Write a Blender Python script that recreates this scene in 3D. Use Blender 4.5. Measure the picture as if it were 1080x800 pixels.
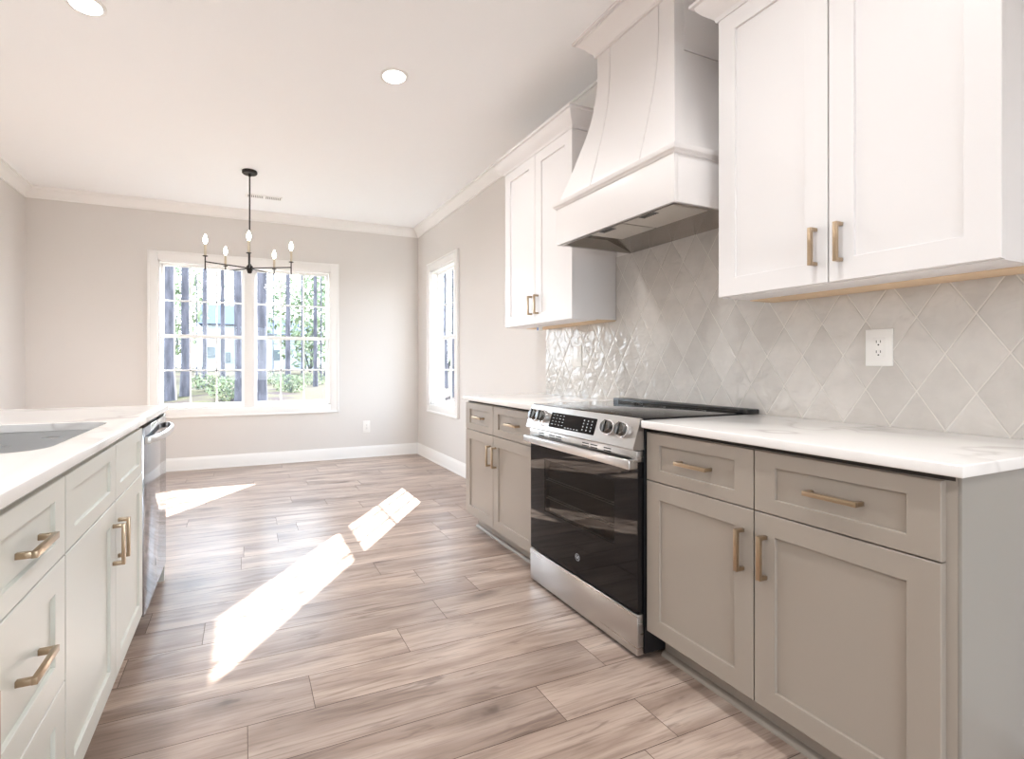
import bpy, bmesh, math, random
from mathutils import Vector, Matrix
sc = bpy.context.scene
for o in list(bpy.data.objects): bpy.data.objects.remove(o)
random.seed(7)
PI = math.pi

# ------------------------------------------------------------------ camera
cd = bpy.data.cameras.new('camera'); cam = bpy.data.objects.new('camera', cd)
sc.collection.objects.link(cam); sc.camera = cam
cam.location = (-2.0422, 0.0, 1.1244)
cam.rotation_euler = (PI/2, 0, -0.3941)
cd.sensor_fit = 'HORIZONTAL'; cd.sensor_width = 36; cd.lens = 520.55/1080*36
cd.shift_x = (540-473.8)/1080; cd.shift_y = (384.5-400)/1080
cd.clip_start = 0.02; cd.clip_end = 400

# ------------------------------------------------------------------ world, sun, exposure
SKY = 7.6
SUN = 27.0
EXPOSURE = 0.66
wd = bpy.data.worlds.new('sky'); sc.world = wd; wd.use_nodes = True
nt = wd.node_tree; nt.nodes.clear()
wo = nt.nodes.new('ShaderNodeOutputWorld'); bg = nt.nodes.new('ShaderNodeBackground')
tc = nt.nodes.new('ShaderNodeTexCoord'); sx = nt.nodes.new('ShaderNodeSeparateXYZ'); rp = nt.nodes.new('ShaderNodeValToRGB')
nt.links.new(tc.outputs['Generated'], sx.inputs[0]); nt.links.new(sx.outputs['Z'], rp.inputs[0])
rp.color_ramp.elements[0].position = 0.0; rp.color_ramp.elements[0].color = (0.84, 0.92, 1.0, 1)
rp.color_ramp.elements[1].position = 0.6; rp.color_ramp.elements[1].color = (0.62, 0.79, 1.0, 1)
nt.links.new(rp.outputs[0], bg.inputs[0]); bg.inputs[1].default_value = SKY
nt.links.new(bg.outputs[0], wo.inputs[0])
sd = bpy.data.lights.new('sun', 'SUN'); sd.energy = SUN; sd.angle = math.radians(0.53); sd.color = (1.0, 0.98, 0.965)
sun = bpy.data.objects.new('sun', sd); sc.collection.objects.link(sun)
sun.rotation_euler = Vector((-1, -1.32, -0.963)).to_track_quat('-Z', 'Y').to_euler()
sun.location = (6, 9, 8)
sc.view_settings.view_transform = 'Standard'; sc.view_settings.look = 'None'
sc.view_settings.exposure = EXPOSURE; sc.view_settings.gamma = 1; sc.view_settings.use_curve_mapping = False
cy = sc.cycles
cy.max_bounces = 9; cy.diffuse_bounces = 6; cy.glossy_bounces = 4; cy.transparent_max_bounces = 16; cy.transmission_bounces = 4
cy.caustics_reflective = False; cy.caustics_refractive = False; cy.sample_clamp_indirect = 6
cy.use_denoising = True

# room constants (metres); the cabinet wall is x = 0, the window wall y = YB
YB = 5.943; XL = -3.984; YR = -4.6; ZC = 2.83; WT = 0.15

def portal(loc, rot, sx_, sy_):
    l = bpy.data.lights.new('window_portal', 'AREA'); l.shape = 'RECTANGLE'; l.size = sx_; l.size_y = sy_
    l.cycles.is_portal = True
    o = bpy.data.objects.new('window_portal', l); sc.collection.objects.link(o); o.location = loc; o.rotation_euler = rot
portal((-1.99, YB+WT+0.01, 1.43), (-PI/2, 0, 0), 1.74, 1.6)
portal((WT+0.01, 5.10, 1.43), (0, PI/2, 0), 1.6, 0.8)
portal((-2.2, YR-WT-0.01, 1.25), (PI/2, 0, 0), 2.8, 2.3)

# ------------------------------------------------------------------ materials
def nodes_of(m): return m.node_tree.nodes, m.node_tree.links
def mat(name, col, rough=0.5, metal=0.0, spec=0.5, coat=0.0, emit=None, es=0.0, trans=0.0):
    m = bpy.data.materials.new(name); m.use_nodes = True
    b = m.node_tree.nodes['Principled BSDF']
    b.inputs['Base Color'].default_value = (*col, 1); b.inputs['Roughness'].default_value = rough
    b.inputs['Metallic'].default_value = metal; b.inputs['Specular IOR Level'].default_value = spec
    b.inputs['Coat Weight'].default_value = coat; b.inputs['Coat Roughness'].default_value = 0.03
    b.inputs['Transmission Weight'].default_value = trans
    if emit: b.inputs['Emission Color'].default_value = (*emit, 1); b.inputs['Emission Strength'].default_value = es
    return m
def srgb(r, g, b):
    f = lambda c: (c/255/12.92) if c/255 <= 0.04045 else ((c/255+0.055)/1.055)**2.4
    return (f(r), f(g), f(b))
def N(m, t, **kw):
    n = m.node_tree.nodes.new(t)
    for k, v in kw.items():
        if k in n.inputs: n.inputs[k].default_value = v
        else: setattr(n, k, v)
    return n
def L(m, a, b): m.node_tree.links.new(a, b)
def bsdf(m): return m.node_tree.nodes['Principled BSDF']
def math_(m, op, a, b=None, c=None):
    n = m.node_tree.nodes.new('ShaderNodeMath'); n.operation = op
    for i, v in enumerate((a, b, c)):
        if v is None: continue
        if isinstance(v, (int, float)): n.inputs[i].default_value = v
        else: m.node_tree.links.new(v, n.inputs[i])
    return n.outputs[0]
def ramp(m, src, stops, interp='LINEAR'):
    n = m.node_tree.nodes.new('ShaderNodeValToRGB'); n.color_ramp.interpolation = interp
    e = n.color_ramp.elements
    while len(e) < len(stops): e.new(0.5)
    for x, (p, c) in zip(e, stops): x.position = p; x.color = (*c, 1)
    m.node_tree.links.new(src, n.inputs[0]); return n.outputs[0]
def mixc(m, f, a, b, mode='MIX'):
    n = m.node_tree.nodes.new('ShaderNodeMix'); n.data_type = 'RGBA'; n.blend_type = mode
    for i, v in ((0, f), (6, a), (7, b)):
        if isinstance(v, (int, float)): n.inputs[i].default_value = v
        elif isinstance(v, tuple): n.inputs[i].default_value = (*v, 1)
        else: m.node_tree.links.new(v, n.inputs[i])
    return n.outputs[2]
def paint(name, col, rough, bump=0.03, scale=180):
    m = mat(name, col, rough)
    g = N(m, 'ShaderNodeNewGeometry'); n = N(m, 'ShaderNodeTexNoise', Scale=scale, Detail=3.0); L(m, g.outputs['Position'], n.inputs['Vector'])
    b = N(m, 'ShaderNodeBump', Strength=bump, Distance=0.002); L(m, n.outputs[0], b.inputs['Height']); L(m, b.outputs[0], bsdf(m).inputs['Normal'])
    v = N(m, 'ShaderNodeTexNoise', Scale=1.3, Detail=2.0); L(m, g.outputs['Position'], v.inputs['Vector'])
    c = mixc(m, v.outputs[0], tuple(x*0.985 for x in col), tuple(min(1, x*1.01) for x in col)); L(m, c, bsdf(m).inputs['Base Color'])
    return m
M = {}
M['wall'] = paint('greige wall paint', srgb(221, 217, 213), 0.75, 0.10)
M['ceil'] = paint('flat ceiling paint', srgb(248, 249, 250), 0.9, 0.06)
M['trim'] = paint('semigloss white trim paint', srgb(243, 242, 240), 0.32, 0.015, 60)
M['white'] = paint('white cabinet lacquer', srgb(232, 229, 228), 0.33, 0.012, 90)
M['hoodw'] = paint('white hood lacquer', srgb(231, 227, 225), 0.36, 0.012, 90)
M['greige'] = paint('greige cabinet lacquer', srgb(161, 151, 140), 0.36, 0.012, 90)
M['isl'] = paint('light grey green island lacquer', srgb(222, 224, 217), 0.36, 0.012, 90)
M['endp'] = paint('greige lacquer tinted for cool shade', srgb(152, 147, 140), 0.26, 0.012, 90)  # the end panel's dim bluish light is put into this colour
M['knobdark'] = mat('dark chrome', (0.16, 0.155, 0.15), 0.22, 1.0)
M['filter'] = mat('pale mesh filter', srgb(205, 200, 192), 0.45, 0.3)
M['shade'] = mat('painted shade in counter gap', srgb(60, 52, 46), 0.8)  # paints the shadow between drawer tops and counter
M['bronze'] = mat('champagne bronze', srgb(184, 163, 138), 0.30, 1.0)
M['black'] = mat('black enamel', (0.008, 0.008, 0.009), 0.35)
M['blackglass'] = mat('black ceramic glass', (0.004, 0.004, 0.005), 0.03, spec=0.38)
M['darkmetal'] = mat('oil rubbed black metal', (0.035, 0.03, 0.028), 0.4, 0.7)
M['candle'] = mat('antique cream candle sleeve', srgb(205, 192, 170), 0.45)
M['bulb'] = mat('glowing bulb', (1, 1, 1), 0.2, emit=(1.0, 0.93, 0.82), es=14)
M['lens'] = mat('lit downlight lens', (1, 1, 1), 0.4, emit=(1.0, 0.97, 0.92), es=9)
M['plastic'] = mat('white plastic', srgb(238, 236, 232), 0.3)
M['slot'] = mat('black slot', (0.01, 0.01, 0.01), 0.6)
M['rawwood'] = mat('raw maple plywood', srgb(222, 196, 164), 0.7)
M['blue'] = mat('blue painter tape', srgb(50, 110, 190), 0.6)
M['chrome'] = mat('polished chrome', (0.8, 0.8, 0.82), 0.1, 1.0)
M['greytext'] = mat('pale grey print', srgb(190, 195, 200), 0.5)
M['cav'] = mat('oven enamel', (0.05, 0.045, 0.04), 0.4)
M['rack'] = mat('oven rack steel', (0.4, 0.38, 0.36), 0.3, 1.0)
M['ventgrey'] = mat('vent shadow grey', srgb(150, 148, 146), 0.7)

def steel(name, col, rough, axis):
    m = mat(name, col, rough, 1.0)
    g = N(m, 'ShaderNodeNewGeometry'); mp = N(m, 'ShaderNodeMapping'); mp.inputs['Scale'].default_value = axis
    L(m, g.outputs['Position'], mp.inputs[0]); n = N(m, 'ShaderNodeTexNoise', Scale=1.0, Detail=1.0); L(m, mp.outputs[0], n.inputs['Vector'])
    L(m, math_(m, 'MULTIPLY_ADD', n.outputs[0], 0.04, rough-0.02), bsdf(m).inputs['Roughness'])
    return m
M['steel'] = steel('brushed stainless steel', (0.62, 0.605, 0.59), 0.28, (8, 1, 60))
M['steelz'] = steel('dark brushed stainless door', (0.42, 0.43, 0.46), 0.09, (8, 1, 60))
M['hoodsteel'] = steel('hood liner stainless', (0.42, 0.39, 0.36), 0.17, (4, 20, 20))

# thin window glass: mostly clear, with the sheen of a pane
def glass(name, tint=(1, 1, 1), refl=0.06):
    m = bpy.data.materials.new(name); m.use_nodes = True; n, l = nodes_of(m); n.clear()
    o = n.new('ShaderNodeOutputMaterial'); t = n.new('ShaderNodeBsdfTransparent'); g = n.new('ShaderNodeBsdfGlossy'); mx = n.new('ShaderNodeMixShader')
    t.inputs[0].default_value = (*tint, 1); g.inputs['Roughness'].default_value = 0.01
    f = n.new('ShaderNodeLayerWeight'); f.inputs[0].default_value = 0.5
    pw = n.new('ShaderNodeMath'); pw.operation = 'POWER'; pw.inputs[1].default_value = 5.0; l.new(f.outputs['Facing'], pw.inputs[0])
    ml = n.new('ShaderNodeMath'); ml.operation = 'MULTIPLY_ADD'; ml.inputs[1].default_value = 0.8; ml.inputs[2].default_value = refl
    l.new(pw.outputs[0], ml.inputs[0]); l.new(ml.outputs[0], mx.inputs[0]); l.new(t.outputs[0], mx.inputs[1]); l.new(g.outputs[0], mx.inputs[2]); l.new(mx.outputs[0], o.inputs[0])
    return m
M['glass'] = glass('window glass', (0.97, 0.985, 0.98), 0.02)
M['ovenglass'] = glass('dark tinted oven glass', (0.22, 0.21, 0.20), 0.04)

def floor_mat():
    m = mat('light oak vinyl plank', (0.5, 0.4, 0.33), 0.3)
    g = N(m, 'ShaderNodeNewGeometry'); s = N(m, 'ShaderNodeSeparateXYZ'); L(m, g.outputs['Position'], s.inputs[0])
    at = N(m, 'ShaderNodeAttribute', attribute_name='plank'); pid = at.outputs['Fac']
    X = s.outputs['X']; Y = s.outputs['Y']
    def vec(sx_, sy_, k):
        c = N(m, 'ShaderNodeCombineXYZ')
        L(m, math_(m, 'MULTIPLY_ADD', X, sx_, math_(m, 'MULTIPLY', pid, 37.0*k)), c.inputs[0])
        L(m, math_(m, 'MULTIPLY', Y, sy_), c.inputs[1]); L(m, math_(m, 'MULTIPLY', pid, 91.0*k), c.inputs[2]); return c.outputs[0]
    # broad light/dark figure along the plank
    n1 = N(m, 'ShaderNodeTexNoise', Scale=1.0, Detail=4.0, Roughness=0.55, Distortion=0.6); L(m, vec(1.5, 9.0, 1), n1.inputs['Vector'])
    n2 = N(m, 'ShaderNodeTexNoise', Scale=1.0, Detail=6.0, Roughness=0.65, Distortion=0.3); L(m, vec(4.0, 110.0, 2), n2.inputs['Vector'])
    n3 = N(m, 'ShaderNodeTexNoise', Scale=1.0, Detail=3.0, Roughness=0.6, Distortion=1.6); L(m, vec(2.2, 22.0, 3), n3.inputs['Vector'])
    base = ramp(m, n1.outputs[0], [(0.26, srgb(132, 112, 101)), (0.42, srgb(163, 143, 130)), (0.58, srgb(187, 168, 155)), (0.75, srgb(205, 189, 177))])
    streak = ramp(m, n3.outputs[0], [(0.33, (1, 1, 1)), (0.43, (0, 0, 0)), (1.0, (0, 0, 0))])
    c = mixc(m, math_(m, 'MULTIPLY', streak, 0.52), base, srgb(104, 84, 74))
    grain = ramp(m, n2.outputs[0], [(0.32, (0.66, 0.63, 0.61)), (0.52, (1, 1, 1)), (0.8, (1.08, 1.08, 1.08))])
    c = mixc(m, 0.75, c, grain, 'MULTIPLY')
    tone = ramp(m, math_(m, 'FRACT', math_(m, 'MULTIPLY', pid, 7.31)), [(0.0, (0.84, 0.82, 0.82)), (0.5, (1.0, 0.99, 0.98)), (1.0, (1.10, 1.09, 1.08))])
    c = mixc(m, 1.0, c, tone, 'MULTIPLY')
    # knots: sparse dark eyes with a soft ring
    v = N(m, 'ShaderNodeTexVoronoi', Scale=1.0); v.inputs['Randomness'].default_value = 0.9
    wn = N(m, 'ShaderNodeTexNoise', Scale=14.0, Detail=2.0); L(m, g.outputs['Position'], wn.inputs['Vector'])
    kv = N(m, 'ShaderNodeVectorMath', operation='MULTIPLY_ADD'); L(m, wn.outputs['Color'], kv.inputs[0]); kv.inputs[1].default_value = (0.25, 0.25, 0); L(m, vec(2.1, 5.4, 4), kv.inputs[2])
    L(m, kv.outputs[0], v.inputs['Vector'])
    pick = math_(m, 'GREATER_THAN', N(m, 'ShaderNodeSeparateColor').outputs[0], 0.45)
    sep = pick.node.inputs[0].links[0].from_node; L(m, v.outputs['Color'], sep.inputs[0])
    kn = ramp(m, v.outputs['Distance'], [(0.0, (1, 1, 1)), (0.06, (0.85, 0.85, 0.85)), (0.13, (0.4, 0.4, 0.4)), (0.32, (0, 0, 0))])
    c = mixc(m, math_(m, 'MULTIPLY', math_(m, 'MULTIPLY', kn, pick), 0.85), c, srgb(72, 54, 46))
    L(m, c, bsdf(m).inputs['Base Color'])
    L(m, math_(m, 'MULTIPLY_ADD', n2.outputs[0], 0.14, 0.25), bsdf(m).inputs['Roughness'])
    b = N(m, 'ShaderNodeBump', Strength=0.12, Distance=0.002); L(m, n2.outputs[0], b.inputs['Height']); L(m, b.outputs[0], bsdf(m).inputs['Normal'])
    return m
M['floor'] = floor_mat()
M['seam'] = mat('plank joint', srgb(96, 78, 68), 0.7)

def quartz():
    m = mat('white quartz with soft grey veins', srgb(240, 237, 234), 0.14, spec=0.5)
    g = N(m, 'ShaderNodeNewGeometry'); P = g.outputs['Position']
    w = N(m, 'ShaderNodeTexNoise', Scale=1.6, Detail=4.0); L(m, P, w.inputs['Vector'])
    kv = N(m, 'ShaderNodeVectorMath', operation='MULTIPLY_ADD'); L(m, w.outputs['Color'], kv.inputs[0]); kv.inputs[1].default_value = (0.9, 0.9, 0.9); L(m, P, kv.inputs[2])
    n = N(m, 'ShaderNodeTexNoise', Scale=1.1, Detail=2.0, Distortion=0.4); L(m, kv.outputs[0], n.inputs['Vector'])
    d = math_(m, 'ABSOLUTE', math_(m, 'SUBTRACT', n.outputs[0], 0.5))
    vein = ramp(m, d, [(0.0, (1, 1, 1)), (0.006, (0.7, 0.7, 0.7)), (0.018, (0.14, 0.14, 0.14)), (0.05, (0, 0, 0))])
    fade = N(m, 'ShaderNodeTexNoise', Scale=2.3, Detail=1.0); L(m, P, fade.inputs['Vector'])
    f = math_(m, 'MULTIPLY', vein, ramp(m, fade.outputs[0], [(0.40, (0.1, 0.1, 0.1)), (0.62, (1, 1, 1))]))
    c = mixc(m, math_(m, 'MULTIPLY', f, 0.6), srgb(240, 237, 234), srgb(176, 168, 164)); L(m, c, bsdf(m).inputs['Base Color'])
    return m
M['quartz'] = quartz()

TY0, TZ0, TP, TQ = 0.69, 1.159, 0.143, 0.242   # diamond tile lattice on the wall
def tiles():
    m = mat('glossy handmade diamond tile', srgb(205, 200, 192), 0.09, spec=0.55)
    g = N(m, 'ShaderNodeNewGeometry'); s = N(m, 'ShaderNodeSeparateXYZ'); L(m, g.outputs['Position'], s.inputs[0])
    yy = math_(m, 'DIVIDE', math_(m, 'SUBTRACT', s.outputs['Y'], TY0), TP); zz = math_(m, 'DIVIDE', math_(m, 'SUBTRACT', s.outputs['Z'], TZ0), TQ)
    a = math_(m, 'ADD', yy, zz); b = math_(m, 'SUBTRACT', yy, zz)
    def edge(t):
        f = math_(m, 'FRACT', t); return math_(m, 'MINIMUM', f, math_(m, 'SUBTRACT', 1.0, f))
    e = math_(m, 'MINIMUM', edge(a), edge(b))                       # 0 at a joint, .5 in the middle
    idc = N(m, 'ShaderNodeCombineXYZ'); L(m, math_(m, 'FLOOR', a), idc.inputs[0]); L(m, math_(m, 'FLOOR', b), idc.inputs[1])
    wn = N(m, 'ShaderNodeTexWhiteNoise', noise_dimensions='3D'); L(m, idc.outputs[0], wn.inputs['Vector'])
    tone = ramp(m, wn.outputs['Value'], [(0, srgb(198, 193, 187)), (0.5, srgb(204, 199, 193)), (1, srgb(210, 205, 199))])
    off = N(m, 'ShaderNodeVectorMath', operation='MULTIPLY_ADD'); L(m, wn.outputs['Color'], off.inputs[0]); off.inputs[1].default_value = (20, 20, 20); L(m, g.outputs['Position'], off.inputs[2])
    cl = N(m, 'ShaderNodeTexNoise', Scale=14.0, Detail=3.0); L(m, off.outputs[0], cl.inputs['Vector'])
    tone = mixc(m, 0.8, tone, ramp(m, cl.outputs[0], [(0.3, (0.93, 0.93, 0.93)), (0.7, (1.05, 1.05, 1.05))]), 'MULTIPLY')
    gm = ramp(m, e, [(0.0, (1, 1, 1)), (0.011, (1, 1, 1)), (0.017, (0, 0, 0))])
    L(m, mixc(m, gm, tone, srgb(218, 213, 205)), bsdf(m).inputs['Base Color'])
    L(m, math_(m, 'MULTIPLY_ADD', gm, 0.6, 0.09), bsdf(m).inputs['Roughness'])
    n = N(m, 'ShaderNodeTexNoise', Scale=17.0, Detail=2.0, Roughness=0.45, Distortion=0.6); L(m, off.outputs[0], n.inputs['Vector'])
    prof = ramp(m, e, [(0.0, (0, 0, 0)), (0.012, (0, 0, 0)), (0.03, (0.75, 0.75, 0.75)), (0.09, (1, 1, 1))])
    bp = N(m, 'ShaderNodeBump', Strength=0.7, Distance=0.0022); L(m, prof, bp.inputs['Height'])
    bp2 = N(m, 'ShaderNodeBump', Strength=0.55, Distance=0.010); L(m, n.outputs[0], bp2.inputs['Height']); L(m, bp.outputs[0], bp2.inputs['Normal'])
    L(m, bp2.outputs[0], bsdf(m).inputs['Normal'])
    return m
M['tile'] = tiles()

def noisy(name, c1, c2, scale, rough=0.9, stretch=(1, 1, 1), bump=0.0):
    m = mat(name, c1, rough); g = N(m, 'ShaderNodeTexCoord'); mp = N(m, 'ShaderNodeMapping'); mp.inputs['Scale'].default_value = stretch
    L(m, g.outputs['Object'], mp.inputs[0]); n = N(m, 'ShaderNodeTexNoise', Scale=scale, Detail=5.0); L(m, mp.outputs[0], n.inputs['Vector'])
    L(m, ramp(m, n.outputs[0], [(0.35, c1), (0.62, c2)]), bsdf(m).inputs['Base Color'])
    if bump:
        b = N(m, 'ShaderNodeBump', Strength=bump, Distance=0.05); L(m, n.outputs[0], b.inputs['Height']); L(m, b.outputs[0], bsdf(m).inputs['Normal'])
    return m
M['bark'] = noisy('pine bark', srgb(58, 55, 60), srgb(84, 80, 86), 5.0, stretch=(1.6, 1.6, 0.35), bump=0.5)
M['leaf'] = noisy('sunlit foliage', srgb(92, 102, 80), srgb(138, 146, 112), 0.6)
M['shrubleaf'] = noisy('shrub leaves', srgb(64, 72, 60), srgb(118, 124, 88), 2.0)
M['ground'] = noisy('pine straw and grass', srgb(50, 40, 42), srgb(66, 64, 44), 0.9)
bsdf(M['ground']).inputs['Specular IOR Level'].default_value = 0.05
M['mulch'] = noisy('leaf litter', srgb(120, 92, 86), srgb(196, 168, 156), 3.0)
M['siding'] = noisy('white lap siding', srgb(150, 153, 160), srgb(166, 168, 174), 1.0)
M['roof'] = noisy('blue grey shingles', srgb(56, 64, 84), srgb(70, 80, 102), 6.0)
M['darkpane'] = mat('house window glass', (0.05, 0.07, 0.08), 0.1)
for k in ('leaf', 'shrubleaf'):
    bsdf(M[k]).inputs['Subsurface Weight'].default_value = 0.0

# ------------------------------------------------------------------ mesh helpers
def smooth(me, ang=35):
    for p in me.polygons: p.use_smooth = True
    try: me.set_sharp_from_angle(angle=math.radians(ang))
    except Exception: pass
class MB:
    def __init__(s): s.bm = bmesh.new(); s.mats = []
    def mi(s, m):
        if m is None: return 0
        if m not in s.mats: s.mats.append(m)
        return s.mats.index(m)
    def _setm(s, faces, m):
        i = s.mi(m) if m else 0
        for f in faces: f.material_index = i
    def box(s, x0, x1, y0, y1, z0, z1, b=0.0, m=None, seg=2):
        x0, x1 = sorted((x0, x1)); y0, y1 = sorted((y0, y1)); z0, z1 = sorted((z0, z1))
        mt = Matrix.Translation(((x0+x1)/2, (y0+y1)/2, (z0+z1)/2)) @ Matrix.Diagonal((x1-x0, y1-y0, z1-z0, 1))
        r = bmesh.ops.create_cube(s.bm, size=1, matrix=mt); vs = set(r['verts'])
        fs = {f for v in vs for f in v.link_faces}
        if b > 0:
            es = {e for v in vs for e in v.link_edges}
            rr = bmesh.ops.bevel(s.bm, geom=list(es), offset=min(b, 0.45*min(x1-x0, y1-y0, z1-z0)), segments=seg, profile=0.5, affect='EDGES')
            fs = {f for f in fs if f.is_valid} | set(rr['faces'])
        s._setm(fs, m); return s
    def cyl(s, p0, p1, r0, r1=None, seg=20, cap=True, m=None):
        p0 = Vector(p0); p1 = Vector(p1); r1 = r0 if r1 is None else r1
        d = p1-p0; q = d.to_track_quat('Z', 'Y').to_matrix().to_4x4()
        r = bmesh.ops.create_cone(s.bm, cap_ends=cap, segments=seg, radius1=r0, radius2=r1, depth=d.length, matrix=Matrix.Translation((p0+p1)/2) @ q)
        s._setm({f for v in r['verts'] for f in v.link_faces}, m); return s
    def lathe(s, prof, c=(0, 0, 0), seg=28, axis='Z', m=None):
        rings = []
        for r, h in prof:
            ring = []
            for k in range(seg):
                a = 2*PI*k/seg; u, v = r*math.cos(a), r*math.sin(a)
                p = {'Z': (u, v, h), 'X': (h, u, v), 'Y': (u, h, v)}[axis]
                ring.append(s.bm.verts.new((c[0]+p[0], c[1]+p[1], c[2]+p[2])))
            rings.append(ring)
        fs = []
        for a, b in zip(rings, rings[1:]):
            for k in range(seg): fs.append(s.bm.faces.new((a[k], a[(k+1) % seg], b[(k+1) % seg], b[k])))
        fs.append(s.bm.faces.new(rings[0])); fs.append(s.bm.faces.new(rings[-1]))
        s._setm(fs, m); return s
    def face(s, pts, m=None):
        f = s.bm.faces.new([s.bm.verts.new(p) for p in pts]); s._setm([f], m); return s
    def loops(s, ls, close0=True, close1=True, m=None):
        R = [[s.bm.verts.new(p) for p in l] for l in ls]; fs = []
        n = len(R[0])
        for a, b in zip(R, R[1:]):
            for k in range(n): fs.append(s.bm.faces.new((a[k], a[(k+1) % n], b[(k+1) % n], b[k])))
        if close0: fs.append(s.bm.faces.new(R[0]))
        if close1: fs.append(s.bm.faces.new(R[-1]))
        s._setm(fs, m); return s
    def prism(s, prof, y0, y1, m=None):           # prof: (x, z) outline run along y
        return s.loops([[(x, y0, z) for x, z in prof], [(x, y1, z) for x, z in prof]], m=m)
    def build(s, name, m=None, parent=None, origin=None, sm=True, ang=35):
        bmesh.ops.recalc_face_normals(s.bm, faces=s.bm.faces)
        if origin is not None: bmesh.ops.translate(s.bm, verts=s.bm.verts, vec=-Vector(origin))
        me = bpy.data.meshes.new(name); s.bm.to_mesh(me); s.bm.free()
        if m is not None and not s.mats: me.materials.append(m)
        for x in s.mats: me.materials.append(x)
        if sm: smooth(me, ang)
        o = bpy.data.objects.new(name, me); sc.collection.objects.link(o)
        if origin is not None: o.location = origin
        if parent is not None:
            o.parent = parent
            base = Vector((0, 0, 0)); q = parent
            while q: base += q.location; q = q.parent
            o.location = (Vector(origin) if origin is not None else Vector((0, 0, 0))) - base
        return o
def tag(o, label=None, cat=None, group=None, kind=None):
    if label: o['label'] = label
    if cat: o['category'] = cat
    if group: o['group'] = group
    if kind: o['kind'] = kind
    return o
def thing(name, label, cat, loc=(0, 0, 0), group=None):
    o = bpy.data.objects.new(name, None); sc.collection.objects.link(o); o.location = loc; o.empty_display_size = 0.1
    return tag(o, label, cat, group)
def struct(name, loc=(0, 0, 0)):
    o = bpy.data.objects.new(name, None); sc.collection.objects.link(o); o.location = loc; return tag(o, kind='structure')

# ------------------------------------------------------------------ room shell
def wall_with_holes(axis, c0, c1, a0, a1, z0, z1, holes, name):
    """solid wall slab between c0 and c1 on its axis, running a0..a1, with rectangular holes (a0, a1, z0, z1)"""
    mb = MB(); xs = sorted({a0, a1, *[h[0] for h in holes], *[h[1] for h in holes]}); zs = sorted({z0, z1, *[h[2] for h in holes], *[h[3] for h in holes]})
    for i in range(len(xs)-1):
        for j in range(len(zs)-1):
            mx, mz = (xs[i]+xs[i+1])/2, (zs[j]+zs[j+1])/2
            if any(h[0] < mx < h[1] and h[2] < mz < h[3] for h in holes): continue
            if axis == 'x': mb.box(c0, c1, xs[i], xs[i+1], zs[j], zs[j+1])
            else: mb.box(xs[i], xs[i+1], c0, c1, zs[j], zs[j+1])
    bmesh.ops.remove_doubles(mb.bm, verts=mb.bm.verts, dist=1e-5)
    return tag(mb.build(name, M['wall'], sm=False), kind='structure')
W1 = (-2.875, -1.095, 0.655, 2.225)      # back window opening (x0, x1, z0, z1)
W2 = (4.735, 5.472, 0.662, 2.225)        # right window opening (y0, y1, z0, z1)
D2 = (-3.5, -0.9, 0.08, 2.4)             # patio door in the rear wall
wall_with_holes('y', YB, YB+WT, XL-WT, WT, 0, ZC, [W1], 'wall_back')
wall_with_holes('x', 0, WT, YR, YB, 0, ZC, [W2], 'wall_right')
wall_with_holes('x', XL-WT, XL, YR, YB, 0, ZC, [], 'wall_left')
wall_with_holes('y', YR-WT, YR, XL-WT, WT, 0, ZC, [D2], 'wall_rear')
mb = MB(); mb.box(XL-WT, WT, YR-WT, YB+WT, ZC, ZC+0.12); tag(mb.build('ceiling', M['ceil'], sm=False), kind='structure')

# floor: separate planks 0.183 wide and 1.24 long running along x, each with its own grain
PW, PL, PY0 = 0.183, 1.24, 1.113
known = {3: -1.826, 4: -1.44, 2: -0.792, 5: -1.21, 1: -1.10, 0: -0.828, 12: -1.84}
mb = MB(); bm = mb.bm; lay = []
s_i = mb.mi(M['floor']); g_i = mb.mi(M['seam'])
k0 = math.floor((YR-PY0)/PW); k1 = math.ceil((YB-PY0)/PW)
pr = random.Random(3)
for k in range(k0, k1):
    ya, yb = max(YR, PY0+k*PW), min(YB, PY0+(k+1)*PW)
    if yb-ya < 0.01: continue
    jx = known.get(k, pr.uniform(0, PL)); x = jx - math.ceil((jx-XL)/PL)*PL
    while x < 0:
        xa, xb = max(XL, x), min(0, x+PL); pid = pr.random()
        if xb-xa > 0.02:
            g = 0.0011
            vs = [bm.verts.new(p) for p in ((xa+g, ya+g, 0), (xb-g, ya+g, 0), (xb-g, yb-g, 0), (xa+g, yb-g, 0))]
            f = bm.faces.new(vs); f.material_index = s_i; lay.append(pid)
            e = 0.0
            lo = [bm.verts.new(p) for p in ((xa, ya, -0.0012), (xb, ya, -0.0012), (xb, yb, -0.0012), (xa, yb, -0.0012))]
            for q in range(4):
                f = bm.faces.new((vs[q], lo[q], lo[(q+1) % 4], vs[(q+1) % 4])); f.material_index = g_i; lay.append(pid)
        x += PL
r = bmesh.ops.create_cube(bm, size=1, matrix=Matrix.Translation(((XL)/2, (YB+YR)/2, -0.06)) @ Matrix.Diagonal((-XL+2*WT, YB-YR+2*WT, 0.1, 1)))
for f in {f for v in r['verts'] for f in v.link_faces}: f.material_index = g_i; lay.append(0.0)
me = bpy.data.meshes.new('floor'); bm.normal_update(); bm.to_mesh(me); bm.free()
for x in mb.mats: me.materials.append(x)
at = me.attributes.new('plank', 'FLOAT', 'FACE')
for i, v in enumerate(lay): at.data[i].value = v
fo = bpy.data.objects.new('floor', me); sc.collection.objects.link(fo); tag(fo, kind='structure')

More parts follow.
